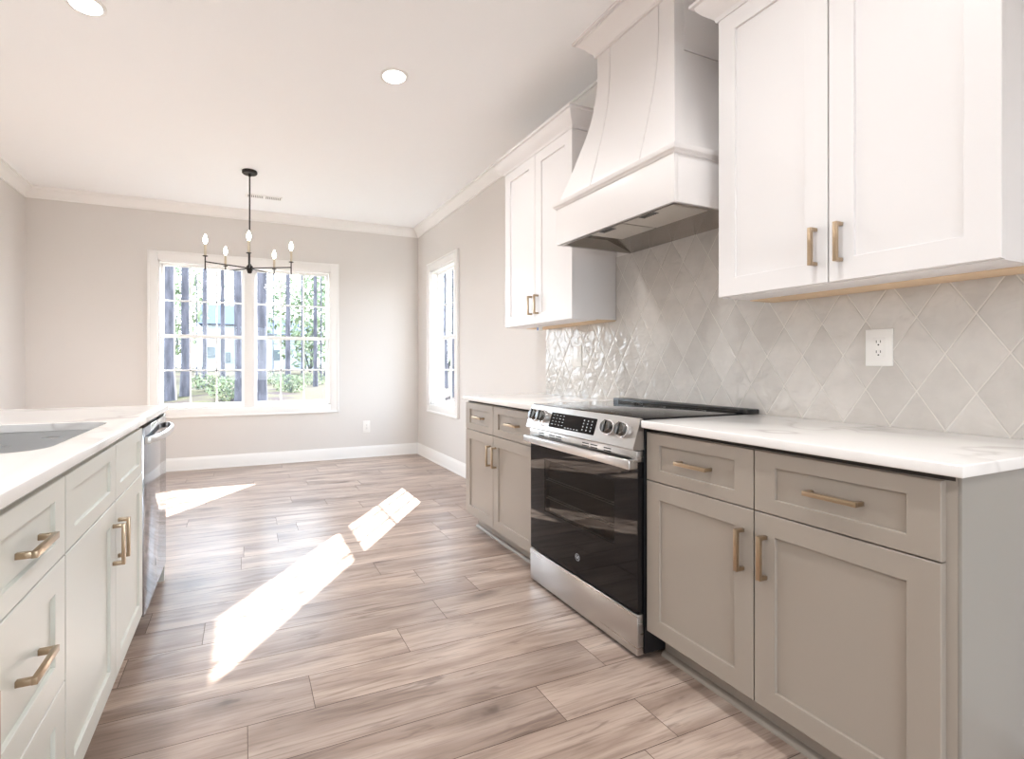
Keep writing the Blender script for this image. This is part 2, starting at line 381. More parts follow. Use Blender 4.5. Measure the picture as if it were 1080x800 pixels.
# crown moulding and baseboard profiles, (distance out of the wall, height)
CROWN = [(0, 0), (0.012, 0), (0.012, 0.012), (0.018, 0.018), (0.030, 0.030), (0.046, 0.050), (0.066, 0.066), (0.078, 0.074), (0.078, 0.083), (0.092, 0.083), (0.092, 0.0965), (0, 0.0965)]
BASE = [(0, 0), (0.020, 0), (0.020, 0.010), (0.014, 0.018), (0.014, 0.108), (0.011, 0.118), (0.008, 0.125), (0.005, 0.136), (0, 0.136)]
def run(name, prof, p0, p1, nrm, z, m, m0=True, m1=True, kind='structure'):
    """moulding along a wall from p0 to p1 (xy) with mitred ends; nrm points into the room"""
    p0 = Vector((*p0, 0)); p1 = Vector((*p1, 0)); t = (p1-p0).normalized(); n = Vector((*nrm, 0)); mb = MB()
    A = [p0 + n*d + t*(d if m0 else 0) + Vector((0, 0, z+h)) for d, h in prof]
    B = [p1 + n*d - t*(d if m1 else 0) + Vector((0, 0, z+h)) for d, h in prof]
    mb.loops([A, B]); return tag(mb.build(name, m, ang=25), kind=kind)
zc = ZC-0.0965
run('trim_1', CROWN, (XL, YB), (0, YB), (0, -1), zc, M['trim'])
run('trim_2', CROWN, (0, YR), (0, YB), (-1, 0), zc, M['trim'])
run('trim_3', CROWN, (XL, YR), (XL, YB), (1, 0), zc, M['trim'])
run('trim_4', CROWN, (XL, YR), (0, YR), (0, 1), zc, M['trim'])
run('baseboard_back', BASE, (XL, YB), (0, YB), (0, -1), 0, M['trim'])
run('baseboard_right', BASE, (0, 3.10), (0, YB), (-1, 0), 0, M['trim'], m0=False)
run('baseboard_left', BASE, (XL, YR), (XL, YB), (1, 0), 0, M['trim'])
run('baseboard_rear', BASE, (XL, YR), (D2[0]-0.09, YR), (0, 1), 0, M['trim'], m1=False)

# ------------------------------------------------------------------ windows
def window(name, frame_of, a0, a1, z0, z1, units, cas=0.09, split=1.432, munt=True):
    """frame_of(a, d, z) -> point: a along the wall, d outward depth from the inner wall face (negative = into the room)"""
    root = struct(name, frame_of((a0+a1)/2, 0, z0))
    def bx(mb, aa, ab, da, db, za, zb, b=0.0, m=None):
        p = frame_of(aa, da, za); q = frame_of(ab, db, zb); mb.box(p[0], q[0], p[1], q[1], p[2], q[2], b, m); return mb
    mb = MB()
    bx(mb, a0-cas, a0, -0.018, 0, z0-cas, z1+cas, 0.004); bx(mb, a1, a1+cas, -0.018, 0, z0-cas, z1+cas, 0.004)
    bx(mb, a0, a1, -0.018, 0, z1, z1+cas, 0.004); bx(mb, a0, a1, -0.018, 0, z0-cas, z0, 0.004)
    # raised outer back-band of the casing
    bx(mb, a0-cas-0.004, a0-cas+0.016, -0.026, 0, z0-cas-0.004, z1+cas+0.004, 0.003); bx(mb, a1+cas-0.016, a1+cas+0.004, -0.026, 0, z0-cas-0.004, z1+cas+0.004, 0.003)
    bx(mb, a0-cas, a1+cas, -0.026, 0, z1+cas-0.016, z1+cas+0.004, 0.003); bx(mb, a0-cas, a1+cas, -0.026, 0, z0-cas-0.004, z0-cas+0.016, 0.003)
    mb.build('casing', M['trim'], root)
    mb = MB(); j = 0.018
    bx(mb, a0, a0+j, -0.002, WT, z0, z1); bx(mb, a1-j, a1, -0.002, WT, z0, z1); bx(mb, a0, a1, -0.002, WT, z1-j, z1); bx(mb, a0, a1, -0.002, WT, z0, z0+j, 0.002)
    for (u0, u1), (v0, v1) in zip(units, units[1:]): bx(mb, u1, v0, -0.004, WT, z0, z1, 0.003)
    mb.build('window_frame', M['trim'], root)
    for (u0, u1) in units:
        for up in (0, 1):
            d0, d1 = (0.045, 0.075) if not up else (0.078, 0.108)
            za, zb = (z0+j, split+0.018) if not up else (split-0.018, z1-j)
            st = 0.026; mb = MB()
            bx(mb, u0, u0+st, d0, d1, za, zb, 0.002); bx(mb, u1-st, u1, d0, d1, za, zb, 0.002)
            bx(mb, u0+st, u1-st, d0, d1, za, za+0.036, 0.001); bx(mb, u0+st, u1-st, d0, d1, zb-(0.036 if not up else 0.026), zb, 0.001)
            s = mb.build('sash', M['trim'], root)
            mb = MB(); dm = (d0+d1)/2; ga, gb = u0+st, u1-st; gz0, gz1 = za+0.036, zb-0.03
            if munt:
                for q in (1, 2): a = ga+(gb-ga)*q/3; bx(mb, a-0.008, a+0.008, dm-0.004, dm+0.004, gz0, gz1, 0.001)
                z = (gz0+gz1)/2; bx(mb, ga, gb, dm-0.004, dm+0.004, z-0.008, z+0.008, 0.001)
                mb.build('muntin', M['trim'], s)
            mb = MB(); p = [frame_of(*t) for t in ((ga, dm, gz0), (gb, dm, gz0), (gb, dm, gz1), (ga, dm, gz1))]; mb.face(p); mb.build('pane', M['glass'], s, sm=False)
    return root
fb = lambda a, d, z: (a, YB+d, z)
fr = lambda a, d, z: (d, a, z)
frr = lambda a, d, z: (a, YR-d, z)
window('window_1', fb, *W1, [(-2.857, -2.04), (-1.93, -1.113)])
window('window_2', fr, *W2, [(4.753, 5.454)])
def patio(name, f, h):
    a0, a1, z0, z1 = h; root = struct(name, f((a0+a1)/2, 0, 0))
    def bx(mb, aa, ab, da, db, za, zb, b=0.003):
        p = f(aa, da, za); q = f(ab, db, zb); mb.box(p[0], q[0], p[1], q[1], p[2], q[2], b)
    mb = MB(); c = 0.09
    bx(mb, a0-c, a0, -0.018, 0, 0, z1+c); bx(mb, a1, a1+c, -0.018, 0, 0, z1+c); bx(mb, a0, a1, -0.018, 0, z1, z1+c); mb.build('casing', M['trim'], root)
    m_ = (a0+a1)/2
    for i, (u0, u1) in enumerate(((a0, m_+0.03), (m_-0.03, a1))):
        d0 = 0.04+0.04*i; mb = MB(); s = 0.08
        bx(mb, u0, u0+s, d0, d0+0.035, z0, z1); bx(mb, u1-s, u1, d0, d0+0.035, z0, z1); bx(mb, u0+s, u1-s, d0, d0+0.035, z1-s, z1); bx(mb, u0+s, u1-s, d0, d0+0.035, z0, z0+s+0.03)
        l = mb.build('door_leaf', M['trim'], root)
        mb = MB(); mb.face([f(*t) for t in ((u0+s, d0+0.017, z0+s), (u1-s, d0+0.017, z0+s), (u1-s, d0+0.017, z1-s), (u0+s, d0+0.017, z1-s))]); mb.build('pane', M['glass'], l, sm=False)
patio('door_1', frr, D2)

# ------------------------------------------------------------------ cabinet fronts
def shaker(n, xf, y0, y1, z0, z1, stile, m, name, parent, t=0.02, rec=0.009, zst=None):
    """framed front facing n*x with its face at xf; raised frame, square step, sunk panel"""
    zs = stile if zst is None else zst
    def ring(dy, dz, d): return [(xf-n*d, y0+dy, z0+dz), (xf-n*d, y1-dy, z0+dz), (xf-n*d, y1-dy, z1-dz), (xf-n*d, y0+dy, z1-dz)]
    b = 0.0016; mb = MB()
    mb.loops([ring(0, 0, t), ring(0, 0, b), ring(b, b, 0), ring(stile-0.001, zs-0.001, 0), ring(stile, zs, 0.001), ring(stile+0.0005, zs+0.0005, rec)])
    o = mb.build(name, m, parent, origin=(xf-n*t, (y0+y1)/2, z0), ang=20); return o
def pull(n, xf, yc, zc_, vert, parent, ln=0.128, t=0.0105, out=0.034):
    mb = MB(); h = ln/2; w = 0.0065
    if vert:
        mb.box(xf+n*(out-t), xf+n*out, yc-w, yc+w, zc_-h, zc_+h, 0.001)
        for s in (-1, 1): mb.box(xf-n*0.0005, xf+n*(out-t+0.001), yc-w*0.9, yc+w*0.9, zc_+s*(h-0.0055)-0.0055, zc_+s*(h-0.0055)+0.0055, 0.0008)
    else:
        mb.box(xf+n*(out-t), xf+n*out, yc-h, yc+h, zc_-w, zc_+w, 0.001)
        for s in (-1, 1): mb.box(xf-n*0.0005, xf+n*(out-t+0.001), yc+s*(h-0.0055)-0.0055, yc+s*(h-0.0055)+0.0055, zc_-w*0.9, zc_+w*0.9, 0.0008)
    return mb.build('handle', M['bronze'], parent, origin=(xf, yc, zc_))

GZ = 0.6885; DZ0 = 0.1155; DZ1 = 0.869; CT = 0.914; CB = 0.886
def base_cabinet(n, xw, xf, y0, y1, label, m, splits, ends=(False, False), group=None, drawers=True, handles_top=True, toe=True):
    """xw wall side, xf door face; ends: finished side panels at y0 / y1"""
    t = thing('base_cabinet', label, 'cabinet', ((xw+xf)/2, (y0+y1)/2, 0), group)
    xb = xf-n*0.0205
    mb = MB(); mb.box(xw+n*0.0105, xb, y0+0.001, y1-0.001, 0.105, CB-0.001, 0.001)
    mb.box(xw+n*0.0105, xb-n*0.075, y0+0.001, y1-0.001, 0.0, 0.108)
    mb.build('body', m, t)
    return t
g = 0.0019
# right base cabinet
A0, A1, AS = 0.566, 1.447, 1.0175
XF = -0.6287
def fronts(t, n, xf, edges, m, kinds, stile=0.062, drst=0.043, hand=None):
    """edges: y boundaries; kinds per bay: 'dd' drawer over door / 'fd' false front over door"""
    for i, (ya, yb) in enumerate(zip(edges, edges[1:])):
        d = shaker(n, xf, ya+g, yb-g, GZ+g, DZ1, stile, m, 'drawer' if kinds[i] == 'dd' else 'drawer_front', t, zst=drst)
        if kinds[i] == 'dd': pull(n, xf-n*0.009, (ya+yb)/2, (GZ+DZ1)/2, False, d)
        e = shaker(n, xf, ya+g, yb-g, DZ0, GZ-g, stile, m, 'door', t)
        hy = (yb-0.036) if hand[i] > 0 else (ya+0.036)
        pull(n, xf, hy, 0.560, True, e)
t = base_cabinet(-1, 0.0, XF, A0, A1, 'wide greige base cabinet right of the range with side panel tinted for its shade', M['greige'], None)
fronts(t, -1, XF, [0.584, AS, 1.4465], M['greige'], ['dd', 'dd'], hand=[1, -1])
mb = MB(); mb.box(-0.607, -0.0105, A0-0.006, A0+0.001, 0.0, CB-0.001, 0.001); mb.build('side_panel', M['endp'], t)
def shoe(x, n, y0, y1, parent, m):
    mb = MB(); pr_ = [(x, 0)] + [(x+n*0.019*math.cos(a), 0.019*math.sin(a)) for a in [i*PI/12 for i in range(7)]]
    mb.prism(pr_, y0, y1); return mb.build('shoe_moulding', m, parent)
shoe(XF+0.0955, -1, A0, A1, t, M['greige'])
mb = MB(); mb.box(XF+0.0196, XF+0.0204, 0.57, 1.4465, DZ1+0.001, CB-0.0015); mb.build('gap_shade_strip', M['shade'], t)  # dark strip standing in for the shadow under the counter edge
# left base cabinet
B0, B1 = 2.222, 3.099
t = base_cabinet(-1, 0.0, XF, B0, B1, 'narrow greige base cabinet left of the range, below the pale counter near the side window', M['greige'], None)
fronts(t, -1, XF, [2.2235, 2.698, 3.1015], M['greige'], ['dd', 'dd'], hand=[1, -1])
shoe(XF+0.0955, -1, B0, B1, t, M['greige'])
mb = MB(); mb.box(XF+0.0196, XF+0.0204, B0, 3.095, DZ1+0.001, CB-0.0015); mb.build('gap_shade_strip', M['shade'], t)  # same painted shadow line on the left cabinet

def counter(x0, x1, y0, y1, label, loc):
    mb = MB(); mb.box(x0, x1, y0, y1, CB, CT, 0.004, seg=3)
    return tag(mb.build('countertop', M['quartz'], origin=loc), label, 'countertop')
counter(-0.6555, -0.0095, 0.539, 1.4475, 'white quartz countertop with grey veining right of the range', (-0.33, 0.99, CB))
counter(-0.6555, -0.0095, 2.2205, 3.108, 'white quartz countertop on the far cabinet left of the range', (-0.33, 2.66, CB))

# ------------------------------------------------------------------ tile backsplash
mb = MB()
mb.box(-0.009, -0.0005, 0.539, 1.3835, CT-0.03, 1.385); mb.box(-0.009, -0.0005, 1.3835, 2.3185, CT-0.06, 1.7595); mb.box(-0.009, -0.0005, 2.3185, 3.052, CT-0.03, 1.385)
bs = tag(mb.build('tile_backsplash', M['tile'], sm=False), 'glossy grey beige diamond tile backsplash on the kitchen wall', 'backsplash')

# ------------------------------------------------------------------ wall cabinets
def wall_cabinet(y0, y1, split, label, loc, left_open=False):
    t = thing('wall_cabinet', label, 'cabinet', loc)
    xf = -0.323; z0, z1 = 1.3875, 2.4715
    mb = MB(); mb.box(-0.302, 0, y0+0.004, y1-0.004, z0+0.002, 2.50, 0.001)
    mb.box(-0.302, -0.150, y0+0.004, y1-0.004, z0-0.003, z0+0.002, 0.0005)
    mb.build('body', M['white'], t)
    mb = MB(); mb.box(-0.150, -0.001, y0+0.006, y1-0.006, z0-0.006, z0+0.0015, 0.0005); mb.build('underside_board', M['rawwood'], t)
    for i, (a, b) in enumerate(((y0, split), (split, y1))):
        d = shaker(-1, xf, a+g, b-g, z0, z1, 0.070, M['white'], 'door', t)
        pull(-1, xf, split+(-1 if i == 0 else 1)*0.037, 1.507, True, d, ln=0.122)
    # crown of the cabinet: cove that steps out on three sides
    pr_ = [(0, 0), (0.006, 0.0), (0.010, 0.014), (0.022, 0.026), (0.040, 0.040), (0.056, 0.062), (0.060, 0.078), (0.074, 0.080), (0.074, 0.092), (0, 0.092)]
    R = []
    for d, h in pr_:
        z = 2.468+h; R.append([(0, y0-d, z), (-0.322-d, y0-d, z), (-0.322-d, y1+d, z), (0, y1+d, z)])
    mb = MB(); mb.loops(R); mb.build('crown', M['white'], t, ang=25)
    return t
wall_cabinet(0.5965, 1.3847, 0.989, 'large white upper cabinet at right, nearest the camera', (-0.15, 0.99, 1.3875))
wall_cabinet(2.318, 3.097, 2.708, 'white upper cabinet to the left of the range hood', (-0.15, 2.71, 1.3875))

# ------------------------------------------------------------------ range hood
HT = [(1.96, 1.06), (2.017, 0.96), (2.08, 0.805), (2.15, 0.645), (2.222, 0.50), (2.301, 0.325), (2.386, 0.175), (2.48, 0.065), (2.577, 0.0), (2.74, 0.0)]
YM = 1.830
def hx(t_): return -0.335-0.14*t_
def hw(t_): return 0.243+0.133*t_
hood = thing('range_hood', 'white flared range hood with stainless liner above the range', 'range hood', (-0.25, YM, 1.76))
mb = MB()
def hood_ring(z, t_, o=0.0): return [(-0.0095, YM-hw(t_)-o, z), (hx(t_)-o, YM-hw(t_)-o, z), (hx(t_)-o, YM+hw(t_)+o, z), (-0.0095, YM+hw(t_)+o, z)]
fine = []
for (za, ta), (zb, tb) in zip(HT, HT[1:]):
    for q in range(3): f_ = q/3; fine.append((za+(zb-za)*f_, ta+(tb-ta)*f_))
fine.append(HT[-1])
# smooth the profile a little
for _ in range(2):
    fine = [fine[0]] + [(b[0], (a[1]+2*b[1]+c[1])/4) for a, b, c in zip(fine, fine[1:], fine[2:])] + [fine[-1]]
mb.loops([hood_ring(z, t_) for z, t_ in fine]); mb.build('chimney', M['hoodw'], hood, ang=30)
# applied curved boards on the front edges, following the flare
for s in (-1, 1):
    mb = MB(); o_ = 0.006; A = []
    for z, t_ in fine:
        x = hx(t_); yi = YM-0.015+(0.171-0.020*t_ if s > 0 else -0.148-0.029*t_); yo = YM+s*(hw(t_)+o_)
        A.append([(x+0.002, yi, z), (x-o_, yi+s*0.001, z), (x-o_, yo, z), (x+0.001, yo, z)])
    mb.loops(A); mb.build('front_board', M['hoodw'], hood, ang=30)
    mb = MB(); A = []
    for z, t_ in fine:
        x = hx(t_); yo = YM+s*(hw(t_)+o_); yi = YM+s*(hw(t_)-0.002)
        A.append([(x+0.0012, yi, z), (x+0.0012, yo-s*0.001, z), (x+0.050, yo-s*0.001, z), (x+0.050, yi, z)])
    mb.loops(A); mb.build('side_board', M['hoodw'], hood, ang=30)
    mb = MB(); zt = [(z, t_) for z, t_ in fine if z > 2.46]
    mb.loops([[(hx(t_)+0.05, YM+s*(hw(t_)-0.002), z), (hx(t_)+0.05, YM+s*(hw(t_)+o_), z), (-0.001, YM+s*(hw(t_)+o_), z), (-0.001, YM+s*(hw(t_)-0.002), z)] for z, t_ in zt]); mb.build('side_rail', M['hoodw'], hood, ang=30)
mb = MB(); A = []                                  # centre board, a thin groove either side
for z, t_ in fine:
    x = hx(t_); ya_, yb_ = YM-0.015-0.148-0.029*t_+0.0035, YM-0.015+0.171-0.020*t_-0.0035
    A.append([(x+0.002, ya_, z), (x-0.0055, ya_+0.0005, z), (x-0.0055, yb_-0.0005, z), (x+0.002, yb_, z)])
mb.loops(A); mb.build('centre_board', M['hoodw'], hood, ang=30)
# canopy box: four sides, open below
X0, Y0, Y1, Z0, Z1 = -0.500, 1.434, 2.215, 1.760, 1.965
mb = MB(); w = 0.022
mb.box(X0, X0+w, Y0, Y1, Z0, Z1, 0.0015); mb.box(X0+w, -0.0095, Y0, Y0+w, Z0, Z1, 0.0015); mb.box(X0+w, -0.0095, Y1-w, Y1, Z0, Z1, 0.0015); mb.box(X0+w, 0, Y0+w, Y1-w, Z1-0.02, Z1)
mb.build('canopy', M['hoodw'], hood)
R = []
for d, h in [(0, 0), (0.004, 0.0), (0.007, 0.008), (0.015, 0.014), (0.018, 0.022), (0.018, 0.032), (0, 0.032)]:
    z = 1.950+h; R.append([(-0.0095, Y0-d, z), (X0-d, Y0-d, z), (X0-d, Y1+d, z), (-0.0095, Y1+d, z)])
mb = MB(); mb.loops(R); mb.build('ledge_moulding', M['hoodw'], hood, ang=25)
# crown at the ceiling
R = []
y0_, y1_, xx = YM-hw(0)-0.006, YM+hw(0)+0.006, hx(0)-0.006
for d, h in CROWN:
    z = zc-0.010+h*1.1; R.append([(0, y0_-d, z), (xx-d, y0_-d, z), (xx-d, y1_+d, z), (0, y1_+d, z)])
mb = MB(); mb.loops(R); mb.build('crown', M['hoodw'], hood, ang=25)
# stainless liner: sloped skirt inside, recessed plate with two filters and a light
mb = MB(); i = w+0.001; zr = 1.797
def lr(dy, dx0, dx1, z): return [(X0+dx0, Y0+dy, z), (-dx1, Y0+dy, z), (-dx1, Y1-dy, z), (X0+dx0, Y1-dy, z)]
mb.loops([lr(i-0.012, i-0.012, 0.011, Z0-0.002), lr(i+0.004, i+0.004, 0.014, Z0-0.0015), lr(i+0.02, i+0.004, 0.20, zr+0.012), lr(i+0.035, i+0.02, 0.215, zr+0.012)], close0=False, close1=True)
mb.build('liner', M['hoodsteel'], hood, ang=25)
mb = MB(); mb.box(X0+0.035, -0.225, Y0+0.06, Y1-0.19, zr-0.016, zr-0.0005, 0.003); mb.box(X0+0.035, -0.225, Y0+0.06, Y1-0.19, zr, zr+0.011); mb.build('fan_plate', M['hoodsteel'], hood)
for ya, yb in ((Y0+0.07, YM-0.046), (YM-0.034, Y1-0.20)):
    mb = MB(); mb.box(X0+0.045, -0.235, ya, yb, zr-0.024, zr-0.0165, 0.002)
    f = mb.build('grease_filter', M['filter'], hood)
    mb = MB(); yc = (ya+yb)/2
    for q in range(7): mb.box(X0+0.055, X0+0.095, yc-0.04+q*0.0125, yc-0.034+q*0.0125, zr-0.0255, zr-0.0238)
    mb.build('filter_slots', M['slot'], f)

# ------------------------------------------------------------------ range
rg = thing('kitchen_range', 'slide-in stainless electric range with black glass oven door', 'range', (-0.34, 1.834, 0))
RY0, RY1 = 1.4525, 2.2165
mb = MB(); mb.box(-0.630, -0.02, RY0, RY1, 0.02, 0.905, 0.003)
for y in (RY0+0.05, RY1-0.05):
    for x in (-0.56, -0.08): mb.cyl((x, y, 0), (x, y, 0.03), 0.018)
mb.build('body', M['black'], rg)
mb = MB(); mb.box(-0.640, -0.03, RY0-0.004, RY1+0.003, 0.914, 0.9215, 0.0025); mb.box(-0.632, -0.03, RY0+0.001, RY1-0.001, 0.904, 0.915); ct = mb.build('cooktop', M['blackglass'], rg)
M['ring'] = mat('faint burner ring', (0.12, 0.12, 0.12), 0.3)
for (x, y, r_) in ((-0.50, 1.63, 0.105), (-0.50, 2.04, 0.085), (-0.22, 1.63, 0.08), (-0.22, 2.04, 0.105), (-0.20, 1.834, 0.05)):
    mb = MB(); mb.loops([[(x+q*math.cos(2*PI*k/48), y+q*math.sin(2*PI*k/48), 0.9218) for k in range(48)] for q in (r_, r_-0.002)], close0=False, close1=False)
    mb.build('burner_ring', M['ring'], ct, sm=False)
mb = MB(); mb.box(-0.098, -0.022, RY0-0.024, RY1+0.024, 0.9155, 0.936, 0.004)
vt = mb.build('rear_trim', M['black'], rg)
mb = MB(); mb.box(-0.0996, -0.0978, RY0+0.02, RY1-0.02, 0.921, 0.924); mb.box(-0.0996, -0.0978, RY0+0.02, RY1-0.02, 0.928, 0.931); mb.build('trim_grooves', mat('satin dark trim', (0.05, 0.045, 0.04), 0.25, 0.6), vt)
# slanted control panel
pt, pb = (-0.650, 0.917), (-0.688, 0.806)
mb = MB(); mb.prism([(-0.636, 0.917), (-0.646, 0.9195), pt, pb, (-0.684, 0.800), (-0.632, 0.800)], RY0, RY1)
cp = mb.build('control_panel', M['steel'], rg)
u_ = Vector((pb[0]-pt[0], 0, pb[1]-pt[1])).normalized(); nn = Vector((u_.z, 0, -u_.x)); nn = nn if nn.x < 0 else -nn
def on_panel(y, s, d=0.0): return Vector((pt[0], y, pt[1])) + u_*s + nn*d
def patch(mb, y0, y1, s0, s1, d0, d1, m=None):
    lo = [on_panel(y0, s0, d0), on_panel(y1, s0, d0), on_panel(y1, s1, d0), on_panel(y0, s1, d0)]
    hi = [on_panel(y0, s0, d1), on_panel(y1, s0, d1), on_panel(y1, s1, d1), on_panel(y0, s1, d1)]
    mb.loops([lo, hi], m=m); return mb
mb = MB(); patch(mb, 1.690, 2.022, 0.024, 0.096, -0.002, 0.0012, M['blackglass']); rr = random.Random(5)
for c_ in range(4):                                                   # printed keys left of the display
    for r_ in range(4):
        y = 1.998-c_*0.026; s = 0.034+r_*0.015; w_ = rr.choice((0.010, 0.013, 0.007)); patch(mb, y-w_/2, y+w_/2, s, s+0.003, 0.0012, 0.0016, M['greytext'])
for c_ in range(3):                                                   # number pad at the right
    for r_ in range(4):
        y = 1.770-c_*0.027; s = 0.036+r_*0.014; patch(mb, y-0.003, y+0.003, s, s+0.006, 0.0012, 0.0016, M['greytext'])
for c_ in range(5): y = 1.892-c_*0.022; patch(mb, y-0.006, y+0.006, 0.086, 0.089, 0.0012, 0.0016, M['greytext'])
mb.build('display', None, cp, sm=False)
for y in (2.160, 2.092, 1.608, 1.527):
    mb = MB(); c = on_panel(y, 0.052); q = nn.to_track_quat('Z', 'Y').to_matrix().to_4x4(); T = Matrix.Translation(c) @ q
    ring0 = len(mb.bm.verts)
    mb.lathe([(0.031, 0.0), (0.031, 0.004), (0.0285, 0.0055), (0.0275, 0.006), (0.0265, 0.026), (0.0245, 0.0285), (0.010, 0.029)], seg=36, m=M['knobdark'])
    mb.box(-0.0035, 0.0035, -0.026, 0.026, 0.026, 0.034, 0.0012, m=M['knobdark'])
    mb.lathe([(0.0320, 0.0002), (0.0325, 0.008), (0.0290, 0.0095)], seg=36, m=M['chrome'])
    bmesh.ops.transform(mb.bm, matrix=T, verts=mb.bm.verts); mb.build('knob', None, cp)
mb = MB(); patch(mb, 2.050, 2.083, 0.090, 0.102, 0.0, 0.0015); mb.build('maker_badge', M['chrome'], cp, sm=False)
# oven door
XD = -0.662
od = thing('oven_door', None, None); od.parent = rg
for k in ('label', 'category'):
    if k in od: del od[k]
od.location = (XD-rg.location.x, 0, 0.180)
mb = MB(); DY0, DY1, dz0, dz1 = RY0+0.003, RY1-0.003, 0.180, 0.752
wy0, wy1, wz0, wz1 = 1.585, 2.085, 0.400, 0.655
# black glass door face with the viewing window left open
ring = lambda y0, y1, z0, z1, x: [(x, y0, z0), (x, y1, z0), (x, y1, z1), (x, y0, z1)]
mb.loops([ring(DY0, DY1, dz0, dz1, -0.6335), ring(DY0, DY1, dz0, dz1, XD+0.002), ring(DY0+0.002, DY1-0.002, dz0+0.002, dz1-0.002, XD), ring(wy0, wy1, wz0, wz1, XD), ring(wy0, wy1, wz0, wz1, XD+0.006)], close0=False, close1=False)
mb.build('door_glass', M['blackglass'], od, ang=20)
mb = MB(); mb.face(ring(wy0, wy1, wz0, wz1, XD+0.0005)); mb.build('viewing_window', M['ovenglass'], od, sm=False)
mb = MB(); mb.loops([ring(wy0-0.002, wy1+0.002, wz0-0.002, wz1+0.002, XD+0.006), ring(wy0-0.001, wy1+0.001, wz0-0.001, wz1+0.001, -0.6315)], close0=False, close1=True); mb.build('window_well', M['cav'], od)
mb = MB()
for z in (0.470, 0.560):
    mb.cyl((-0.640, wy0, z), (-0.640, wy1, z), 0.0025, seg=8); mb.cyl((-0.651, wy0, z-0.006), (-0.651, wy1, z-0.006), 0.002, seg=8)
    for q in range(24): y = wy0+0.012+q*(wy1-wy0-0.024)/23; mb.cyl((-0.652, y, z-0.003), (-0.634, y, z-0.003), 0.0013, seg=6)
mb.build('oven_rack', M['rack'], od)
mb = MB(); mb.box(-0.666, -0.6335, DY0, DY1, 0.753, 0.796, 0.002); st_ = mb.build('vent_strip', M['steel'], od)
for yc, cnt in ((2.105, 1), (2.015, 2), (1.76, 2), (1.62, 1)):
    for c_ in range(max(cnt, 0)):
        y = yc-c_*0.055
        for z in (0.772, 0.783): mb = MB(); mb.box(-0.6668, -0.6655, y-0.022, y+0.022, z-0.0022, z+0.0022); mb.build('vent_slot', M['slot'], od)
mb = MB()
mb.box(-0.706, -0.688, RY0+0.002, RY1-0.002, 0.728, 0.764, 0.005, seg=3)
for y in (RY0+0.014, RY1-0.014): mb.box(-0.696, -0.661, y-0.011, y+0.011, 0.729, 0.763, 0.003)
mb.build('handle', M['steel'], od)
# round emblem on the glass
mb = MB(); yc, zc_, R_ = 1.822, 0.262, 0.0155
for k in range(36):
    a, b_ = 2*PI*k/36, 2*PI*(k+1)/36
    mb.face([(XD-0.0006, yc+R_*math.cos(a), zc_+R_*math.sin(a)), (XD-0.0006, yc+R_*math.cos(b_), zc_+R_*math.sin(b_)), (XD-0.0006, yc+(R_-0.002)*math.cos(b_), zc_+(R_-0.002)*math.sin(b_)), (XD-0.0006, yc+(R_-0.002)*math.cos(a), zc_+(R_-0.002)*math.sin(a))])
mb.build('emblem_ring', M['greytext'], od, sm=False)
def text_mesh(s, size, loc, rot, m, parent, name, ext=0.0004):
    c = bpy.data.curves.new(name, 'FONT'); c.body = s; c.size = size; c.align_x = 'CENTER'; c.align_y = 'CENTER'; c.extrude = ext
    o = bpy.data.objects.new(name, c); sc.collection.objects.link(o)
    bpy.context.view_layer.update()
    me = bpy.data.meshes.new_from_object(o.evaluated_get(bpy.context.evaluated_depsgraph_get())); bpy.data.objects.remove(o)
    o = bpy.data.objects.new(name, me); sc.collection.objects.link(o); me.materials.clear(); me.materials.append(m)
    o.parent = parent; base = Vector((0, 0, 0)); q = parent
    while q: base += q.location; q = q.parent
    o.location = Vector(loc)-base; o.rotation_euler = rot; return o
text_mesh('GE', 0.017, (XD-0.0008, yc, zc_), (PI/2, 0, -PI/2), M['greytext'], od, 'emblem_letters')
# storage drawer
mb = MB(); mb.box(-0.664, -0.634, RY0+0.002, RY1-0.002, 0.018, 0.174, 0.003); mb.build('storage_drawer', M['steel'], rg)

# ------------------------------------------------------------------ island
XI = -2.4215; IE = -2.4070
def island_cab(name_label, y0, y1, group=None):
    t = thing('island_cabinet', name_label, 'cabinet', (-2.75, (y0+y1)/2, 0), group)
    return t
m = M['isl']
def ibody(t, y0, y1, sink=False):
    mb = MB()
    if sink:
        mb.box(-3.04, XI-0.0205, y0, y1, 0.105, 0.62, 0.001); mb.box(-2.475, XI-0.0205, y0, y1, 0.62, CB-0.001, 0.001)
        mb.box(-3.04, -2.475, y0, y0+0.018, 0.62, CB-0.001); mb.box(-3.04, -2.475, y1-0.018, y1, 0.62, CB-0.001)
    else: mb.box(-3.04, XI-0.0205, y0, y1, 0.105, CB-0.001, 0.001)
    mb.box(-3.04, XI-0.0955, y0, y1, 0.0, 0.106); mb.build('body', m, t)
# three-drawer bank
D0 = 0.998
t = island_cab('island cabinet with stacked drawers beside the sink, nearest in view', D0, 1.3885)
ibody(t, D0, 1.3885)
for z0, z1, zs in ((GZ+g, DZ1, 0.043), (0.4007+g, GZ-g, 0.062), (DZ0, 0.4007-g, 0.062)):
    d = shaker(1, XI, D0+0.003, 1.3885-g-0.0015, z0, z1, 0.062, m, 'drawer', t, zst=zs)
    pull(1, XI-0.009, (D0+1.3885)/2+0.008, (z0+z1)/2-0.008, False, d, ln=0.120)
shoe(XI-0.0955, 1, D0, 1.3885, t, m)
# sink base
t = island_cab('two-door island cabinet under the sink with paired handles', 1.389, 2.324)
ibody(t, 1.389, 2.324, True)
fronts(t, 1, XI, [1.3895, 1.8693, 2.3225], m, ['fd', 'fd'], hand=[1, -1])
shoe(XI-0.0955, 1, 1.389, 2.324, t, m)
